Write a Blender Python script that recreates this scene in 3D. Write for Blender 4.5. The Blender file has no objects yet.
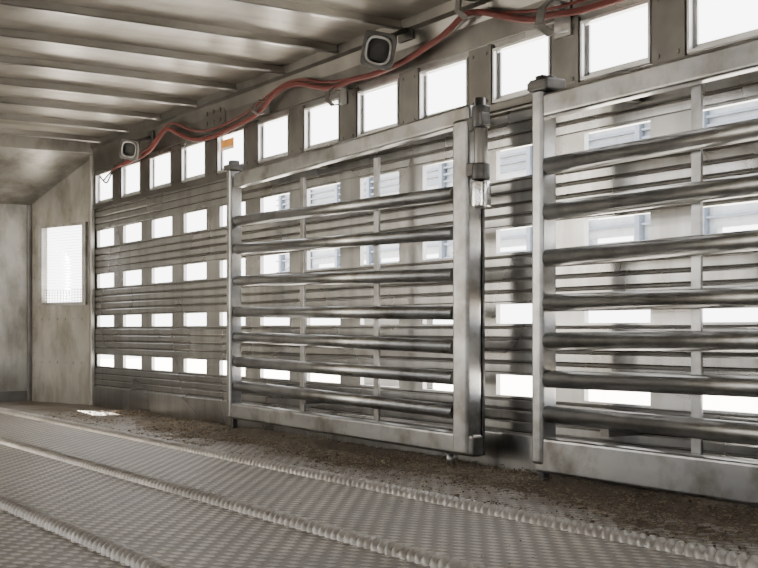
import bpy, bmesh, math, random
from mathutils import Vector, Matrix, noise
random.seed(4)
D=3.0; HC=0.54; F=1266.0; HY=330.0; XV=-395.0
TH=math.atan((379-XV)/F)
CH=1.85
col=bpy.context.scene.collection

def ang(px): return TH+math.atan((px-379)/F)
def P(px,py,X):
    a=ang(px); s=X/math.tan(a); d=s*math.cos(TH)+X*math.sin(TH)
    return Vector((X,s,HC+(HY-py)*d/F))

# ---------------- materials
def N(nt,t,**k):
    n=nt.nodes.new(t)
    for a,b in k.items():
        if a in n.inputs: n.inputs[a].default_value=b
        else: setattr(n,a,b)
    return n
def metal(name,c1,c2,rough=0.4,met=0.75,scale=(6,1.2,14),bump=0.15,nscale=1.0,stain=None,stain_amt=0.5,rvar=.16,sscale=(1,1,1),spos=(.42,.75),sdet=3.0):
    m=bpy.data.materials.new(name); m.use_nodes=True; nt=m.node_tree; L=nt.links
    b=nt.nodes['Principled BSDF']
    tc=N(nt,'ShaderNodeTexCoord'); mp=N(nt,'ShaderNodeMapping'); mp.inputs['Scale'].default_value=scale
    L.new(tc.outputs['Object'],mp.inputs['Vector'])
    mp2=N(nt,'ShaderNodeMapping'); mp2.inputs['Scale'].default_value=sscale; L.new(tc.outputs['Object'],mp2.inputs['Vector'])
    n1=N(nt,'ShaderNodeTexNoise',Scale=nscale*3,Detail=3.0,Roughness=0.5)
    L.new(mp.outputs[0],n1.inputs['Vector'])
    r=N(nt,'ShaderNodeValToRGB'); r.color_ramp.elements[0].position=.3; r.color_ramp.elements[1].position=.7
    r.color_ramp.elements[0].color=(*c1,1); r.color_ramp.elements[1].color=(*c2,1)
    L.new(n1.outputs['Fac'],r.inputs[0]); out=r.outputs[0]
    n2=N(nt,'ShaderNodeTexNoise',Scale=2.3,Detail=sdet,Roughness=0.6); L.new(mp2.outputs[0],n2.inputs['Vector'])
    if stain:
        r2=N(nt,'ShaderNodeValToRGB'); r2.color_ramp.elements[0].position=spos[0]; r2.color_ramp.elements[1].position=spos[1]
        r2.color_ramp.elements[1].color=(stain_amt,)*3+(1,); r2.color_ramp.elements[0].color=(0,0,0,1)
        L.new(n2.outputs['Fac'],r2.inputs[0])
        mx=N(nt,'ShaderNodeMix',data_type='RGBA'); L.new(r2.outputs[0],mx.inputs[0]); L.new(out,mx.inputs[6]); mx.inputs[7].default_value=(*stain,1)
        out=mx.outputs[2]
    L.new(out,b.inputs['Base Color'])
    b.inputs['Metallic'].default_value=met
    n5=N(nt,'ShaderNodeTexNoise',Scale=1.7,Detail=1.0); L.new(tc.outputs['Object'],n5.inputs['Vector'])
    mr=N(nt,'ShaderNodeMapRange'); mr.inputs[1].default_value=.3; mr.inputs[2].default_value=.7; mr.inputs[3].default_value=max(.08,rough-rvar/2); mr.inputs[4].default_value=rough+rvar/2
    L.new(n5.outputs['Fac'],mr.inputs[0]); L.new(mr.outputs[0],b.inputs['Roughness'])
    if bump>0:
        bp=N(nt,'ShaderNodeBump',Strength=bump,Distance=.01); L.new(n1.outputs['Fac'],bp.inputs['Height']); L.new(bp.outputs[0],b.inputs['Normal'])
    return m
def plain(name,c,rough=.5,met=0.0):
    return metal(name,tuple(x*.85 for x in c),tuple(min(1,x*1.1) for x in c),rough,met,(5,5,5),0,rvar=.1)
M_WALL=metal('wall_aluminium',(.30,.30,.302),(.42,.42,.415),.28,1.0,(1,.25,2.5),0,1.0,(.19,.18,.16),.6,.06,(1,4,.6),(.42,.7),4)
M_GROOVE=metal('groove_shade_grime',(.085,.08,.073),(.12,.114,.104),.5,.6,(2,2,2),0)  # dark lines under the rib lips painted into the groove colour, plus grime
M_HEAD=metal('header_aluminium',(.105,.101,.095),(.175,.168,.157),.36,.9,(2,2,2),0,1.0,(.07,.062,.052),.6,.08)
M_GATE=metal('gate_aluminium',(.25,.252,.256),(.37,.368,.36),.33,.95,(3,.8,3),0,1.0,(.115,.103,.088),.75,.08,(3,3,3),(.46,.68),5)
M_CEIL=metal('ceiling_sheet',(.30,.28,.245),(.44,.415,.37),.36,.75,(3,1,1),0,.7,(.14,.115,.085),.7,.08,(.5,2.2,1),(.42,.66),4)
M_BEAM=metal('beam_aluminium',(.30,.295,.28),(.40,.39,.375),.30,1.0,(1,3,2),0,1,(.2,.175,.145),.5,.06)
M_FRONT=metal('front_panel',(.25,.243,.225),(.36,.348,.322),.36,.6,(1.5,1.5,1),0,.8,(.095,.085,.07),.8,.08,(2.4,2.4,1.1),(.42,.68),6)
M_FRAME=metal('frame_aluminium',(.4,.4,.4),(.55,.55,.55),.35,.8,(3,3,3),0,1)
M_RED=plain('red_hose_rubber',(.085,.013,.010),.8)
M_BLK=plain('black_rubber',(.02,.02,.02),.8)
M_DARK=metal('dark_steel',(.04,.04,.04),(.09,.085,.08),.45,.7,bump=0)
M_CHR=metal('polished_steel',(.6,.6,.6),(.75,.75,.75),.2,1.0,rvar=.05,bump=0)
M_ORG=plain('orange_sticker',(.60,.25,.04),.4)
M_WHT=plain('white_paint',(.6,.6,.6),.4)
M_OUTP=plain('trailer_panel_paint',(.33,.36,.40),.5)
M_BLUE=plain('pale_blue_paint',(.12,.145,.19),.45)

def mth(nt,op,a,bb=None,c=None):
    n=N(nt,'ShaderNodeMath',operation=op)
    for i,v in enumerate((a,bb,c)):
        if v is None: continue
        if isinstance(v,(int,float)): n.inputs[i].default_value=v
        else: nt.links.new(v,n.inputs[i])
    return n.outputs[0]
def floor_mat():
    m=bpy.data.materials.new('tread_floor'); m.use_nodes=True; nt=m.node_tree; L=nt.links; b=nt.nodes['Principled BSDF']
    tc=N(nt,'ShaderNodeTexCoord'); sx=N(nt,'ShaderNodeSeparateXYZ'); L.new(tc.outputs['Object'],sx.inputs[0])
    A=lambda op,a,bb=None,c=None: mth(nt,op,a,bb,c)
    n1=N(nt,'ShaderNodeTexNoise',Scale=2.2,Detail=8.0,Roughness=.7); L.new(tc.outputs['Object'],n1.inputs['Vector'])
    n3=N(nt,'ShaderNodeTexNoise',Scale=60.0,Detail=5.0,Roughness=.7); L.new(tc.outputs['Object'],n3.inputs['Vector'])
    n4=N(nt,'ShaderNodeTexNoise',Scale=9.0,Detail=5.0,Roughness=.7); L.new(tc.outputs['Object'],n4.inputs['Vector'])
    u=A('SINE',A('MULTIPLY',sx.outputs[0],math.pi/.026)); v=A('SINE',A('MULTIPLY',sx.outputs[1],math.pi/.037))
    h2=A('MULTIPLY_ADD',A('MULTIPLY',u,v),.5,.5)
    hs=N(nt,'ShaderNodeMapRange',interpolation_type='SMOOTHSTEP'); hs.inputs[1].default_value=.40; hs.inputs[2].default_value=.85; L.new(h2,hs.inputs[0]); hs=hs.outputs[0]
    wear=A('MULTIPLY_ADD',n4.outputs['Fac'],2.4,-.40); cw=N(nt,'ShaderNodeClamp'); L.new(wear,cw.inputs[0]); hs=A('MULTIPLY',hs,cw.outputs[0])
    r=N(nt,'ShaderNodeValToRGB'); e=r.color_ramp.elements
    e[0].position=.3; e[0].color=(.27,.25,.225,1); e[1].position=.7; e[1].color=(.54,.51,.47,1)
    L.new(n1.outputs['Fac'],r.inputs[0])
    mx=N(nt,'ShaderNodeMix',data_type='RGBA'); mx.blend_type='MULTIPLY'; mx.inputs[0].default_value=.9
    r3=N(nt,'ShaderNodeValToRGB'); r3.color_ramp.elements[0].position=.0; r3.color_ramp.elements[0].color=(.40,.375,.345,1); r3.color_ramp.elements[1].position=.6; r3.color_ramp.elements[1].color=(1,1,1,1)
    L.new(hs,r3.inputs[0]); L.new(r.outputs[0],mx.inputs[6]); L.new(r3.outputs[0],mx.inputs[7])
    dm=A('ADD',A('MULTIPLY',A('SUBTRACT',sx.outputs[0],2.38),4.0),A('MULTIPLY',A('SUBTRACT',n1.outputs['Fac'],.5),4.0))
    cl=N(nt,'ShaderNodeClamp'); L.new(dm,cl.inputs[0])
    m2=N(nt,'ShaderNodeMix',data_type='RGBA'); L.new(cl.outputs[0],m2.inputs[0]); L.new(mx.outputs[2],m2.inputs[6]); m2.inputs[7].default_value=(.12,.093,.068,1)
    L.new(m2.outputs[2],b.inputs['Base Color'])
    rr=A('MULTIPLY_ADD',n1.outputs['Fac'],.35,.26); L.new(rr,b.inputs['Roughness']); b.inputs['Metallic'].default_value=.4
    hh=A('ADD',hs,A('MULTIPLY',n3.outputs['Fac'],.25))
    bp=N(nt,'ShaderNodeBump',Strength=1.0,Distance=.014); L.new(hh,bp.inputs['Height']); L.new(bp.outputs[0],b.inputs['Normal'])
    return m
M_FLOOR=floor_mat()
M_RIDGE=metal('ridge_metal',(.33,.31,.285),(.50,.475,.44),.36,.5,(10,10,10),.1,2,(.2,.175,.145),.6)
M_DIRT=metal('dirt',(.05,.038,.027),(.15,.118,.085),.85,0,(14,14,14),.9,2.5,(.21,.17,.125),.6,.1)
M_STRAW=plain('straw',(.22,.175,.115),.85)
M_STRAW2=plain('dark_crumbs',(.08,.06,.042),.9)
M_GRND=plain('gravel_ground',(.55,.52,.47),.9)

# ---------------- helpers
def setp(o,label=None,cat=None,kind=None,group=None):
    if label:o['label']=label
    if cat:o['category']=cat
    if kind:o['kind']=kind
    if group:o['group']=group
def empty(name,loc,**k):
    o=bpy.data.objects.new(name,None); o.location=loc; o.empty_display_size=.1; col.objects.link(o); setp(o,**k); return o
def fin(name,bm,mat,parent=None,origin=None,bevel=0,smooth=False,mat2=None,**k):
    bmesh.ops.recalc_face_normals(bm,faces=bm.faces[:])
    og=Vector(origin) if origin is not None else (parent.location.copy() if parent else Vector((0,0,0)))
    for v in bm.verts: v.co-=og
    me=bpy.data.meshes.new(name); bm.to_mesh(me); bm.free()
    if smooth:
        for p in me.polygons: p.use_smooth=True
    o=bpy.data.objects.new(name,me); col.objects.link(o); me.materials.append(mat)
    if mat2: me.materials.append(mat2)
    if parent: o.parent=parent
    else: o.location=og
    if bevel:
        md=o.modifiers.new('b','BEVEL'); md.width=bevel; md.segments=3; md.limit_method='ANGLE'
    setp(o,**k); return o
def a_box(bm,c,s,R=None):
    M=Matrix.Translation(c)@(R.to_4x4() if R else Matrix())@Matrix.Diagonal((*s,1))
    bmesh.ops.create_cube(bm,size=1,matrix=M)
def frame(p0,p1,up=Vector((1,0,0))):
    z=(p1-p0).normalized(); x=up-z*up.dot(z); x.normalize(); y=z.cross(x)
    return Matrix((x,y,z)).transposed()
def a_bar(bm,p0,p1,tx,tw):
    R=frame(p0,p1); a_box(bm,(p0+p1)/2,(tx,tw,(p1-p0).length),R)
def a_tube(bm,p0,p1,r,seg=24,r2=None):
    up=Vector((1,0,0)) if abs((p1-p0).normalized().x)<.9 else Vector((0,0,1))
    R=frame(p0,p1,up); M=Matrix.Translation((p0+p1)/2)@R.to_4x4()
    g=bmesh.ops.create_cone(bm,cap_ends=True,segments=seg,radius1=r,radius2=r2 or r,depth=(p1-p0).length,matrix=M)
    for v in g['verts']:
        for f in v.link_faces:
            if len(f.verts)==4: f.smooth=True
def bar(name,p0,p1,tx,tw,mat,parent=None,bev=.004,**k):
    bm=bmesh.new(); a_bar(bm,p0,p1,tx,tw); return fin(name,bm,mat,parent,None if parent else (p0+p1)/2,bev,**k)
def tube(name,p0,p1,r,mat,parent=None,**k):
    bm=bmesh.new(); a_tube(bm,p0,p1,r,32); return fin(name,bm,mat,parent,None if parent else (p0+p1)/2,0,**k)
def prism(name,prof,axis,a0,a1,mat,**k):
    bm=bmesh.new()
    def mk(p,a): return (a,p[0],p[1]) if axis=='x' else (p[0],a,p[1])
    A=[bm.verts.new(mk(p,a0)) for p in prof]; B=[bm.verts.new(mk(p,a1)) for p in prof]; n=len(prof)
    for i in range(n): bm.faces.new((A[i],A[(i+1)%n],B[(i+1)%n],B[i]))
    bm.faces.new(A); bm.faces.new(B[::-1])
    return fin(name,bm,mat,**k)

# ---------------- slotted walls
SP=.1755*D
YC=[1.284*D+SP*i for i in range(-8,10)]
YC=[y for y in YC if y<8.72]
ROWS=[(.285,.365),(.565,.64),(.84,.935),(1.13,1.245),(1.445,1.640)]
WW=.168
def slotted(name,X,sgn,y0,y1,z0,z1,mat,rows=ROWS,yc=YC,groove=True,ww=WW,thick=.03,**k):
    pts=[]; dark=[]
    if groove:
        bands=[(z0+.02,rows[0][0])]+[(a[1],b[0]) for a,b in zip(rows,rows[1:])]
        for lo,hi in bands:
            hi=min(hi,1.40); lo+=.008; hi-=.008
            nb=max(1,round((hi-lo)/.042)); st=(hi-lo)/nb
            for i in range(nb):
                a=lo+i*st
                pts+=[(a,0),(a+st*.10,-.003),(a+st*.70,-.004),(a+st*.82,0),(a+st*.84,.005),(a+st*.97,.005)]
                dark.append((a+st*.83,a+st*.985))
            pts+=[(hi,0)]
    pts+=[(z0,0),(z1,0)]+[(e,0) for r in rows for e in r]
    pts=sorted(set(pts))
    ys=[y0,y1]
    for c in yc: ys+=[c-ww,c+ww]
    ys=sorted(y for y in ys if y0<=y<=y1)
    bm=bmesh.new()
    V=[[bm.verts.new((X+sgn*p[1],y,p[0])) for y in ys] for p in pts]
    for i in range(len(pts)-1):
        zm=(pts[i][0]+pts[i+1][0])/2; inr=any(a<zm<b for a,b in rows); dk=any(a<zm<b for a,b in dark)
        for j in range(len(ys)-1):
            ym=(ys[j]+ys[j+1])/2
            if inr and any(abs(ym-c)<ww for c in yc): continue
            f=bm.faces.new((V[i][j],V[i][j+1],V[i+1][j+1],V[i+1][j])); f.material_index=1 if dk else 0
    geom=bm.faces[:]
    bmesh.ops.recalc_face_normals(bm,faces=geom)
    r=bmesh.ops.extrude_face_region(bm,geom=geom)
    for v in r['geom']:
        if isinstance(v,bmesh.types.BMVert): v.co.x+=sgn*thick
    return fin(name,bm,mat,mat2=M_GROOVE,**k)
Y0=-1.0; YE=2.94*D
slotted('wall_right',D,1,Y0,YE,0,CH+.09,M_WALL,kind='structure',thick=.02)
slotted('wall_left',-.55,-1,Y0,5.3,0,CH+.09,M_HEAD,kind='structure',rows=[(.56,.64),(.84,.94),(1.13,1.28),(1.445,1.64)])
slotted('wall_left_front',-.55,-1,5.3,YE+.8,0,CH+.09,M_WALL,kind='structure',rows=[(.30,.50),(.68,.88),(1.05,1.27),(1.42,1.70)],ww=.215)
bm=bmesh.new(); a_box(bm,(1.85,Y0-.02,.97),(2.4,.04,1.94)); fin('wall_back',bm,M_HEAD,kind='structure')

bm=bmesh.new(); a_box(bm,(1.24,4.4,-.03),(3.58,10.8,.06)); fin('floor',bm,M_FLOOR,kind='structure')
def camber(x): return .02*(1-((x-1.2)/1.8)**2)
xs=[-.6+3.66*i/16 for i in range(17)]
prof=[(x,CH+.035+camber(x)) for x in xs]+[(x,CH+.07+camber(x)) for x in xs[::-1]]
prism('ceiling',prof,'y',Y0,8.9,M_CEIL,kind='structure')
ZF=1.49; YF=3.2*D; XF=.92*D
bm=bmesh.new()
vs=[(-.55,YE-.02,1.80),(3.05,YE-.02,1.80),(3.05,YF+.05,ZF-.02),(-.55,YF+.05,ZF-.02)]
A=[bm.verts.new(v) for v in vs]; B=[bm.verts.new((v[0],v[1]+.02,v[2]+.05)) for v in vs]
bm.faces.new(A); bm.faces.new(B)
for i in range(4): bm.faces.new((A[i],A[(i+1)%4],B[(i+1)%4],B[i]))
fin('ceiling_slope',bm,M_FRONT,kind='structure')
bm=bmesh.new(); a_box(bm,(1.24,YE-.01,1.875),(3.6,.05,.15)); fin('trim_8',bm,M_FRONT,kind='structure',bevel=.004)
bm=bmesh.new(); a_box(bm,((XF-.55)/2+.02,YF+.02,ZF/2+.02),(XF+.6,.04,ZF+.04))
for i in range(16):
    for x in (XF-.06,XF-.85): a_tube(bm,Vector((x,YF-.005,.08+i*.09)),Vector((x,YF+.004,.08+i*.09)),.010,8)
fin('wall_front',bm,M_FRONT,kind='structure')
c0=Vector((D,YE,0)); c1=Vector((XF,YF,0)); cd=(c1-c0); CL=cd.length; cd.normalize(); cn=Vector((cd.y,-cd.x,0))
if cn.x<0: cn=-cn
def u_of(px):
    a=ang(px); d=Vector((math.sin(a),math.cos(a),0)); den=cd.x*d.y-cd.y*d.x
    return -(c0.x*d.y-c0.y*d.x)/den
ua,ub=sorted((u_of(84),u_of(44)))
za,zb=.745,1.30
bm=bmesh.new()
def ztop(u): return 1.84+(ZF+.02-1.84)*u/CL
def quad(bm,u0,u1,z0,z1,z2=None,t=.03):
    z2=z1 if z2 is None else z2
    p=[c0+cd*u0+Vector((0,0,z0)),c0+cd*u1+Vector((0,0,z0)),c0+cd*u1+Vector((0,0,z2)),c0+cd*u0+Vector((0,0,z1))]
    A=[bm.verts.new(q) for q in p]; B=[bm.verts.new(q+cn*t) for q in p]
    bm.faces.new(A); bm.faces.new(B[::-1])
    for i in range(4): bm.faces.new((A[i],B[i],B[(i+1)%4],A[(i+1)%4]))
quad(bm,0,CL,0,za); quad(bm,0,ua,za,zb); quad(bm,ub,CL,za,zb); quad(bm,0,CL,zb,ztop(0),ztop(CL))
for i in range(15):
    for u in (.06,CL-.05):
        p=c0+cd*u+Vector((0,0,.08+i*.095)); a_tube(bm,p-cn*.005,p+cn*.004,.010,8)
for i in range(8):
    for z in (.30,.62):
        p=c0+cd*(.06+(CL-.11)*i/7)+Vector((0,0,z)); a_tube(bm,p-cn*.005,p+cn*.004,.010,8)
fin('wall_corner',bm,M_FRONT,kind='structure')
bm=bmesh.new()
for (u0,u1,z0,z1) in ((ua-.045,ub+.045,zb,zb+.022),(ua-.045,ub+.045,za-.022,za),(ua-.045,ua,za,zb),(ub,ub+.045,za,zb)): quad(bm,u0,u1,z0,z1,t=-.02)
for i in range(5):
    z=za+.012+i*.02
    a_tube(bm,c0+cd*ua+cn*.01+Vector((0,0,z)),c0+cd*ub+cn*.01+Vector((0,0,z)),.0022,6)
for i in range(22):
    z=za+.1+i*.021
    if z<zb: a_tube(bm,c0+cd*ua+cn*.01+Vector((0,0,z)),c0+cd*ub+cn*.01+Vector((0,0,z)),.0012,4)
for i in range(14):
    u=ua+(ub-ua)*(i+.5)/14
    a_tube(bm,c0+cd*u+cn*.01+Vector((0,0,za)),c0+cd*u+cn*.01+Vector((0,0,za+.095)),.0022,6)
fin('window_13',bm,M_GATE,kind='structure')
bar('trim_1',Vector((XF-.01,YF-.015,0)),Vector((XF-.01,YF-.015,ZF)),.03,.02,M_HEAD,kind='structure')
bar('trim_2',c0+Vector((-.02,-.0,0)),c0+Vector((-.02,0,1.80)),.03,.04,M_FRONT,kind='structure')
bm=bmesh.new(); a_box(bm,((XF-.55)/2,YF-.01,.04),(XF+.5,.02,.08)); fin('baseboard_front',bm,M_HEAD,kind='structure')
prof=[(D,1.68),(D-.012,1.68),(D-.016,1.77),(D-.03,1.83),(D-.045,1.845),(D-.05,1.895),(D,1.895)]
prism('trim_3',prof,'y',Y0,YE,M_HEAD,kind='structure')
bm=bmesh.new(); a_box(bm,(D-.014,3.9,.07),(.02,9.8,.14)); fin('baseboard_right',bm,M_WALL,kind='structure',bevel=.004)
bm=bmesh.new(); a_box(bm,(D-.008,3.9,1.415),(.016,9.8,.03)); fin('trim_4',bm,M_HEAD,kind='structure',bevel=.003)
n=1
for c in YC:
    if c<1.5: continue
    bm=bmesh.new(); z0,z1=ROWS[4]
    for cc,ss in (((D-.004,c,z1+.004),(.016,2*WW+.02,.010)),((D-.004,c,z0-.004),(.016,2*WW+.02,.010)),((D-.004,c-WW-.005,(z0+z1)/2),(.016,.010,z1-z0)),((D-.004,c+WW+.005,(z0+z1)/2),(.016,.010,z1-z0)),((D+.014,c,z0+.012),(.006,2*WW-.01,.012)),((D+.014,c+WW-.008,(z0+z1)/2),(.006,.012,z1-z0-.01))):
        a_box(bm,cc,ss)
    fin('window_%d'%n,bm,M_FRAME,kind='structure'); n+=1
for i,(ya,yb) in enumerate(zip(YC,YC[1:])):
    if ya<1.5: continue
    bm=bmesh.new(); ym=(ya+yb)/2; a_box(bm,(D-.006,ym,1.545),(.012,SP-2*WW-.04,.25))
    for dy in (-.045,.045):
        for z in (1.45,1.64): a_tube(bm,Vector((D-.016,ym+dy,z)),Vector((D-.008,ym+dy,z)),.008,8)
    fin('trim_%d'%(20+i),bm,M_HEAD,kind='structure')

# ceiling beams
for i in range(-9,8):
    y=(1.55+.1865*i)*D
    if y<-.8 or y>8.75: continue
    bm=bmesh.new(); bprof=[(-.020,0),(-.014,-.005),(.014,-.005),(.020,0),(.020,.004),(.003,.004),(.003,.038),(-.003,.038),(-.003,.004),(-.020,.004)]
    nn=len(bprof); prev=None; NX=18
    for q in range(NX+1):
        x=-.54+(D-.012+.54)*q/NX; dz=camber(x)
        R=[bm.verts.new((x,y+a,CH+b+dz)) for a,b in bprof]
        if prev:
            for j in range(nn): bm.faces.new((prev[j],prev[(j+1)%nn],R[(j+1)%nn],R[j]))
        else: bm.faces.new(R)
        prev=R
    bm.faces.new(prev[::-1])
    fin('ceiling_beam',bm,M_BEAM,origin=(1.2,y,CH),label='grey aluminium roof bow spanning beneath the ceiling sheet',cat='beam',group='roof bows under the ceiling')

# ---------------- gates
def extp(p0,p1,y):
    t=(y-p0.y)/(p1.y-p0.y); return p0+(p1-p0)*t
def gate(base,X,tubes,top,bot,lp,braces,label,r,yend=None):
    g=empty('gate',base,label=label,cat='gate',group='folded divider gates along the wall')
    for (xl,yl,xr,yr) in tubes:
        p0=P(xl,yl,X);p1=P(xr,yr,X)
        if yend: p1=extp(p0,p1,yend)
        tube('tube_rail',p0,p1,r,M_GATE,g)
    for nm,(xl,yl,xr,yr,th) in (('top_rail',top),('bottom_rail',bot)):
        p0=P(xl,yl,X);p1=P(xr,yr,X)
        if yend: p1=extp(p0,p1,yend)
        bar(nm,p0,p1,.055,th,M_GATE,g,.012)
        if nm=='top_rail': tl=(p0,p1)
    x,ya,yb,w=lp
    bm=bmesh.new(); p0=P(x,ya,X);p1=P(x,yb,X); a_bar(bm,p0,p1,.07,w); fin('upright',bm,M_GATE,g,bevel=.012)
    cap=bmesh.new(); a_box(cap,p0+Vector((0,0,.012)),(.085,w+.03,.03)); a_box(cap,p0+Vector((0,0,.035)),(.05,w*.7,.03)); fin('post_cap',cap,M_DARK,g,bevel=.005,label='dark cap on the gate post')
    ft=bmesh.new(); a_bar(ft,p1,Vector((p1.x,p1.y,.0)),.03,.03); fin('foot',ft,M_DARK,g,bevel=.005)
    for (x,ya,yb) in braces:
        a=P(x,ya,X+.035); b=P(x,yb,X+.035); bar('brace',a,b,.012,.04,M_GATE,g,.002)
    return g,tl
X1=2.85
T1=[(238,221,456,193),(238,249,456,233),(238,281,456,275),(238,312,456,313),(238,337,456,347),(238,362,456,378),(238,386,456,412)]
b1=P(350,430,X1); g1,tl1=gate((X1,b1.y,0),X1,T1,(238,181,474,114,.075),(232,410,478,446,.085),(234,170,418,.055),[(303,178,425),(377,158,430)],'weathered aluminium gate with seven round rails folded against slotted wall',.028)
p0=P(467,120,X1);p1=P(467,455,X1)
bm=bmesh.new(); a_bar(bm,p0,p1,.075,.10); fin('end_upright',bm,M_GATE,g1,bevel=.014)
bm=bmesh.new(); a_bar(bm,p0+Vector((.045,-.035,0)),p1+Vector((.045,-.035,0)),.012,.03); fin('gap_shade',bm,M_DARK,g1,bevel=.004,label='dark strip standing in for the shaded gap behind the gate stile')  # shade of the narrow gap beside the upright, made as a dark strip
ft=bmesh.new(); q=P(450,452,X1); a_tube(ft,q,Vector((q.x,q.y,.0)),.014); fin('foot',ft,M_GATE,g1)
q0=P(480,98,X1-.01); q1=P(480,208,X1-.01)
bm=bmesh.new(); a_tube(bm,q0,q1,.02); fin('latch_rod',bm,M_DARK,g1,label='dark vertical latch rod')
for ya,yb,rr,mm in ((106,128,.034,M_DARK),(128,164,.026,M_HEAD),(164,180,.034,M_DARK),(182,207,.038,M_CHR)):
    bm=bmesh.new(); a_tube(bm,P(481,ya,X1-.015),P(481,yb,X1-.015),rr,28); fin('latch_sleeve',bm,mm,g1,bevel=.004)
bm=bmesh.new(); a_bar(bm,P(472,126,X1-.02),P(486,118,X1-.02),.04,.05); fin('latch_bracket',bm,M_DARK,g1,bevel=.004)
bm=bmesh.new(); a_box(bm,P(474,170,X1-.01),(.05,.06,.05)); fin('latch_bracket',bm,M_DARK,g1,bevel=.004)

X2=2.82
T2=[(549,166,758,129),(549,212,758,184),(549,258,758,240),(549,303,758,297),(549,341,758,341),(549,379,758,387),(549,414,758,434)]
b2=P(600,440,X2); g2,tl2=gate((X2,b2.y,0),X2,T2,(548,106,758,54,.085),(540,454,758,484,.125),(544,90,464,.06),[(697,80,470)],'near aluminium gate with seven round rails and dark capped post',.031,yend=1.3)
e0=Vector((X2,1.3,P(548,90,X2).z)); bar('upright',e0,Vector((X2,1.3,.1)),.07,.065,M_GATE,g2,.006)
bar('brace',Vector((X2+.035,1.9,e0.z-.1)),Vector((X2+.035,1.9,.1)),.012,.05,M_GATE,g2,.002)
bm=bmesh.new(); a_box(bm,P(547,86,X2),(.09,.10,.045)); a_tube(bm,P(547,82,X2),P(547,77,X2),.035); fin('latch_block',bm,M_DARK,g2,bevel=.008,label='dark latch block above the post')
for gg,X,ys,tl in ((g1,X1,(P(300,300,X1).y,P(440,300,X1).y),tl1),(g2,X2,(P(600,300,X2).y,1.6),tl2)):
    for y in ys:
        for z in (.2,extp(tl[0],tl[1],y).z):
            bm=bmesh.new(); a_box(bm,((X+.02+D-.01)/2,y,z),(D-X-.03,.04,.03)); fin('wall_bracket',bm,M_HEAD,gg)

# ---------------- floor ridges (rope-like treads)
for L_ in (2.23,1.63,1.05,.45):
    bm=bmesh.new(); NY=2900; NA=9; y0=-.9; y1=9.0; prev=None
    for i in range(NY+1):
        y=y0+(y1-y0)*i/NY; ring=[]
        for j in range(NA):
            a=math.pi*j/(NA-1)
            tw=abs(math.sin(math.pi*y/.033+a*1.1))**.7
            w=.020+.010*tw; h=.012+.016*tw
            ring.append(bm.verts.new((L_+math.cos(a)*w,y,math.sin(a)*h)))
        if prev:
            for j in range(NA-1): bm.faces.new((prev[j],prev[j+1],ring[j+1],ring[j]))
        prev=ring
    fin('floor_ridge',bm,M_RIDGE,origin=(L_,4,0),smooth=True,label='rope-textured raised metal tread ridge along the dusty floor',cat='floor ridge',group='raised tread ridges on the floor')

# ---------------- dirt
bm=bmesh.new(); NX=44; NY=800; x0=2.32; x1=2.965; y0=.5; y1=8.6
V=[]
for i in range(NY+1):
    row=[]; y=y0+(y1-y0)*i/NY
    for j in range(NX+1):
        x=x0+(x1-x0)*j/NX; t=(x-x0)/(x1-x0)
        nz=noise.fractal(Vector((x*3,y*1.4,0)),1,2,5); n2=noise.fractal(Vector((x*26,y*26,3)),.8,2,4)
        h=-.014+.024*min(1,t*1.6)+.016*nz+.009*n2-(.008*(y-6.0) if y>6.0 else 0)
        row.append(bm.verts.new((x,y,max(-.004,h))))
    V.append(row)
for i in range(NY):
    for j in range(NX): bm.faces.new((V[i][j],V[i][j+1],V[i+1][j+1],V[i+1][j]))
fin('dirt_litter',bm,M_DIRT,kind='stuff',smooth=True,label='brown dirt and manure litter banked along the wall foot',cat='dirt')
vv=[];ff=[];ms=[]
CB=[(-.5,-.5,-.5),(.5,-.5,-.5),(.5,.5,-.5),(-.5,.5,-.5),(-.5,-.5,.5),(.5,-.5,.5),(.5,.5,.5),(-.5,.5,.5)]
CF=[(0,3,2,1),(4,5,6,7),(0,1,5,4),(1,2,6,5),(2,3,7,6),(3,0,4,7)]
for i in range(34000):
    y=random.uniform(.6,8.0); t=random.random()**.6; x=2.22+.74*t; far=False
    if noise.noise(Vector((x*4,y*2,9)))<random.uniform(-.5,.2): continue
    if random.random()<.05: x=random.uniform(.3,2.5); far=True
    s=random.uniform(.0018,.0045)*(.6 if far else 1)
    if random.random()<.05 and not far: s*=2
    lng=random.uniform(.7,2.2)
    if random.random()<.2: lng=7; s*=.6
    z=.002+(.018 if x>2.4 else 0)*random.random()
    R=Matrix.Rotation(random.random()*6.28,3,'Z')@Matrix.Rotation(random.uniform(-.6,.6),3,'X')
    S=(s*lng,s*random.uniform(.4,1),s*random.uniform(.4,.9)); b0=len(vv)
    for c in CB: vv.append(tuple(R@Vector((c[0]*S[0],c[1]*S[1],c[2]*S[2]))+Vector((x,y,z+s*.3))))
    mi=1 if random.random()<.5 else 0
    for f in CF: ff.append(tuple(b0+q for q in f)); ms.append(mi)
me=bpy.data.meshes.new('straw_crumbs'); me.from_pydata(vv,[],ff); me.materials.append(M_STRAW2); me.materials.append(M_STRAW)
me.polygons.foreach_set('material_index',ms); me.update()
o=bpy.data.objects.new('straw_crumbs',me); col.objects.link(o); setp(o,label='scattered straw and dry dung crumbs on the floor',cat='litter',kind='stuff')

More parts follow.
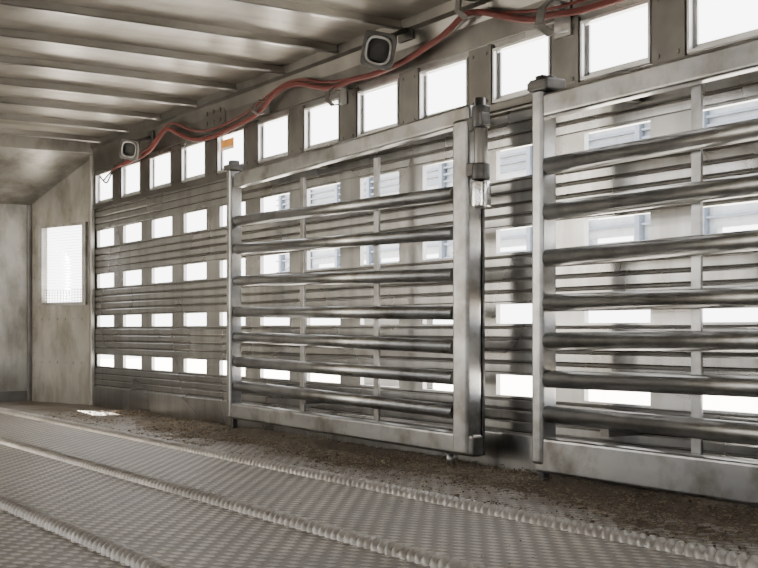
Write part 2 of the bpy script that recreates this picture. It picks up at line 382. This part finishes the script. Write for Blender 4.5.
# ---------------- hoses
def hose(pts,r,mat,label,name='air_hose'):
    cu=bpy.data.curves.new(name+'_c','CURVE'); cu.dimensions='3D'; cu.bevel_depth=r; cu.bevel_resolution=4; cu.resolution_u=8
    sp=cu.splines.new('NURBS'); sp.points.add(len(pts)-1); sp.order_u=3; sp.use_endpoint_u=True; o0=pts[0]
    for p,q in zip(sp.points,pts): p.co=(*(q-o0),1)
    t=bpy.data.objects.new(name+'_c',cu); col.objects.link(t); bpy.context.view_layer.update()
    me=bpy.data.meshes.new_from_object(t.evaluated_get(bpy.context.evaluated_depsgraph_get())); bpy.data.objects.remove(t)
    me.name=name; me.materials.clear(); me.materials.append(mat)
    for p in me.polygons: p.use_smooth=True
    o=bpy.data.objects.new(name,me); o.location=o0; col.objects.link(o); setp(o,label=label,cat='hose'); return o
X=2.93
hp=[(118,166),(130,162),(150,152),(160,136),(168,127),(180,135),(196,141),(214,137),(232,128),(250,119),(262,110),(270,98),(283,87),(298,83),(312,86),(328,89),(342,85),(352,79),(370,76),(400,64),(425,48),(448,32),(458,20),(468,12),(485,12),(510,18),(535,21),(552,14),(570,13),(600,5),(640,-8),(700,-35),(758,-60)]
hose([P(a,b,X) for a,b in hp],.0125,M_RED,'red rubber air hose draped along the top of the wall')
hp=[(104,180),(112,170),(128,160),(150,148),(164,126),(176,122),(190,131),(210,131),(228,123),(250,111),(272,92),(288,81),(305,79),(325,83),(350,79),(380,72),(410,57),(440,37),(458,18),(478,14),(520,12),(560,8),(590,-2)]
hose([P(a,b,X+.02) for a,b in hp],.006,M_RED,'thin red cable running beside the thicker hose',name='electric_cable')
hp=[(100,176),(106,186),(110,176),(118,164),(128,155)]
hose([P(a,b,2.985) for a,b in hp],.006,M_BLK,'short black wire hanging from the small lamp',name='electric_cable')

# ---------------- lamps
def lamp(px,py,s,label):
    c=P(px,py,2.83); e=empty('work_lamp',c,label=label,cat='lamp')
    n=Vector((-.62,-.75,-.3)).normalized(); up=Vector((0,0,1)); xx=n.cross(up).normalized(); yy=xx.cross(n).normalized()
    ca,sa=math.cos(.22),math.sin(.22); xr=xx*ca+yy*sa; yr=yy*ca-xx*sa
    R=Matrix((xr,yr,n)).transposed()
    def ringv(rx,ry,d,k,pw,seg=40):
        out=[]
        for i in range(seg):
            a=2*math.pi*i/seg; cx=math.copysign(abs(math.cos(a))**(2/pw),math.cos(a)); cy=math.copysign(abs(math.sin(a))**(2/pw),math.sin(a))
            out.append(c+R@Vector((cx*rx*k,cy*ry*k,d)))
        return out
    def loft(bm,specs,cap=True):
        rings=[[bm.verts.new(p) for p in ringv(*q)] for q in specs]; seg=len(rings[0])
        for a,b in zip(rings,rings[1:]):
            for i in range(seg): bm.faces.new((a[i],a[(i+1)%seg],b[(i+1)%seg],b[i]))
        if cap: bm.faces.new(rings[0]); bm.faces.new(rings[-1])
    w,h=.072*s,.078*s
    bm=bmesh.new(); loft(bm,[(w,h,-.05*s,.55,7),(w,h,-.02*s,.95,7),(w,h,.02*s,1,7),(w,h,.024*s,.97,7),(w,h,.022*s,.80,4),(w,h,-.008*s,.66,3)]); fin('lamp_housing',bm,M_DARK,e)
    bm=bmesh.new(); loft(bm,[(w,h,.012*s,.78,3),(w,h,.028*s,.78,3),(w,h,.028*s,.66,3),(w,h,.010*s,.62,3)],False); fin('lamp_rim',bm,M_GATE,e,label='oval metal rim')
    bm=bmesh.new(); loft(bm,[(w,h,-.006*s,.63,3),(w,h,.002*s,.60,3),(w,h,.008*s,.35,2.2)]); fin('lamp_lens',bm,M_BLK,e)
    bm=bmesh.new(); a_bar(bm,c+Vector((.02,0,.05*s)),c+Vector((.13,.0,.10*s)),.02,.05); a_box(bm,c+Vector((.145,0,.09)),(.03,.11*s,.07)); fin('lamp_bracket',bm,M_DARK,e,bevel=.003)
lamp(379,50,1.0,'grey rounded work lamp bracketed under the roof edge')
lamp(130,149,.85,'small dark lamp at the far end of the roof edge')
def hook(px,py,s=1):
    c=P(px,py,2.95); bm=bmesh.new()
    pts=[(.045,.0,.05),(-.03,-.01,.05),(-.07,-.02,.02),(-.085,-.03,-.03),(-.06,-.05,-.06),(-.02,-.06,-.05)]
    w=.035*s; pr=None
    for p in pts:
        q=c+Vector(p)*s; a=bm.verts.new(q+Vector((0,w/2,0))); b=bm.verts.new(q-Vector((0,w/2,0)))
        if pr: bm.faces.new((pr[0],pr[1],b,a))
        pr=(a,b)
    a_box(bm,c+Vector((.035,0,.02)),(.012,.07*s,.12*s)); a_tube(bm,c+Vector((.04,0,.05)),c+Vector((.015,0,.05)),.012,6)
    o=fin('hose_hook',bm,M_GATE,origin=c,label='bent aluminium hose hook bolted above the windows',cat='hook',group='hose hooks on the top rail')
    m=o.modifiers.new('s','SOLIDIFY'); m.thickness=.006
hook(556,20,1.3); hook(338,97,.9); hook(470,8,1.0); hook(262,108,.8)
c=P(214,117,2.98); e=bmesh.new(); a_box(e,c+Vector((.008,0,0)),(.02,.30,.10))
for dy in (-.09,0,.09):
    for dz in (-.03,.03): a_tube(e,c+Vector((0,dy,dz)),c+Vector((-.008,dy,dz)),.014,10)
fin('bolt_plate',e,M_HEAD,origin=c,bevel=.002,label='bolted grey plate above the window row',cat='plate')
wy=min(YC,key=lambda y:abs(y-P(232,150,D).y)); c=Vector((D+.004,wy+.07,1.59)); bm=bmesh.new(); a_box(bm,c,(.004,.16,.06)); st=fin('warning_sticker',bm,M_ORG,origin=c,label='orange warning sticker in the corner of a small window',cat='sticker')
bm=bmesh.new(); a_box(bm,c+Vector((-.003,0,-.02)),(.002,.14,.010)); fin('sticker_band',bm,M_WHT,st)

# ---------------- outside
bm=bmesh.new(); a_box(bm,(10,5,-1.05),(120,120,.1)); fin('ground',bm,M_GRND,kind='structure')
tr=empty('livestock_trailer',(6.3,6,-1),label='pale blue slatted livestock trailer parked outside the windows',cat='trailer')
ty=[.2+i*.62 for i in range(20)]
w=slotted('side_panel',6.3,1,-.3,12.4,.86,2.1,M_OUTP,rows=[(.96,1.04),(1.14,1.22),(1.36,1.44),(1.62,1.78)],yc=ty,groove=False,ww=.22,thick=.05)
w.parent=tr; w.location=(-6.3,-6,1)
for i in range(21):
    y=-.11+i*.62; bar('side_post',Vector((6.27,y,.86)),Vector((6.27,y,2.1)),.05,.05,M_BLUE,tr)
bar('roof_rail',Vector((6.27,-.35,2.12)),Vector((6.27,12.45,2.12)),.12,.08,M_BLUE,tr)
bar('floor_rail',Vector((6.27,-.35,.89)),Vector((6.27,12.45,.89)),.12,.08,M_BLUE,tr)
for z in (1.07,1.17,1.29,1.5,1.56,1.84,1.9,1.96): bar('side_slat',Vector((6.28,-.3,z)),Vector((6.28,12.4,z)),.04,.018,M_BLUE,tr)
for y in (9.8,11.0):
    bm=bmesh.new(); a_tube(bm,Vector((6.3,y,-.5)),Vector((6.55,y,-.5)),.5,32); a_tube(bm,Vector((6.26,y,-.5)),Vector((6.3,y,-.5)),.25,24,.2); fin('wheel',bm,M_BLK,tr)
bar('axle_beam',Vector((6.5,10.4,.86)),Vector((6.5,10.4,-.5)),.1,1.3,M_DARK,tr)
bar('landing_leg',Vector((6.5,1,.9)),Vector((6.5,1,-1)),.08,.08,M_DARK,tr)

# ---------------- light
w=bpy.data.worlds.new('w'); bpy.context.scene.world=w; w.use_nodes=True
bg=w.node_tree.nodes['Background']; bg.inputs[0].default_value=(.99,.985,.98,1); bg.inputs[1].default_value=8
s=bpy.data.lights.new('sun','SUN'); s.energy=90; s.angle=.01; s.color=(1,.94,.84); so=bpy.data.objects.new('sun',s); col.objects.link(so)
so.rotation_euler=Vector((-.16,-1.3,-1.0)).to_track_quat('-Z','Y').to_euler(); so.location=(3,14,5)
a=bpy.data.lights.new('front_fill','AREA'); a.shape='RECTANGLE'; a.size=1.2; a.size_y=2.0; a.energy=95; a.color=(1,.89,.70)  # added warm fill lamp inside the left wall, brightens the front wall
ao=bpy.data.objects.new('front_fill',a); col.objects.link(ao); ao.location=(-.5,7.8,1.0); ao.rotation_euler=Vector((1,.30,-.05)).to_track_quat('-Z','Y').to_euler()

cam=bpy.data.cameras.new('camera'); co=bpy.data.objects.new('camera',cam); col.objects.link(co)
co.location=(0,0,HC); co.rotation_euler=(math.pi/2,0,-TH)
cam.sensor_width=36; cam.lens=F/758*36; cam.shift_y=(HY-284)/758; cam.clip_start=.02
bpy.context.scene.camera=co
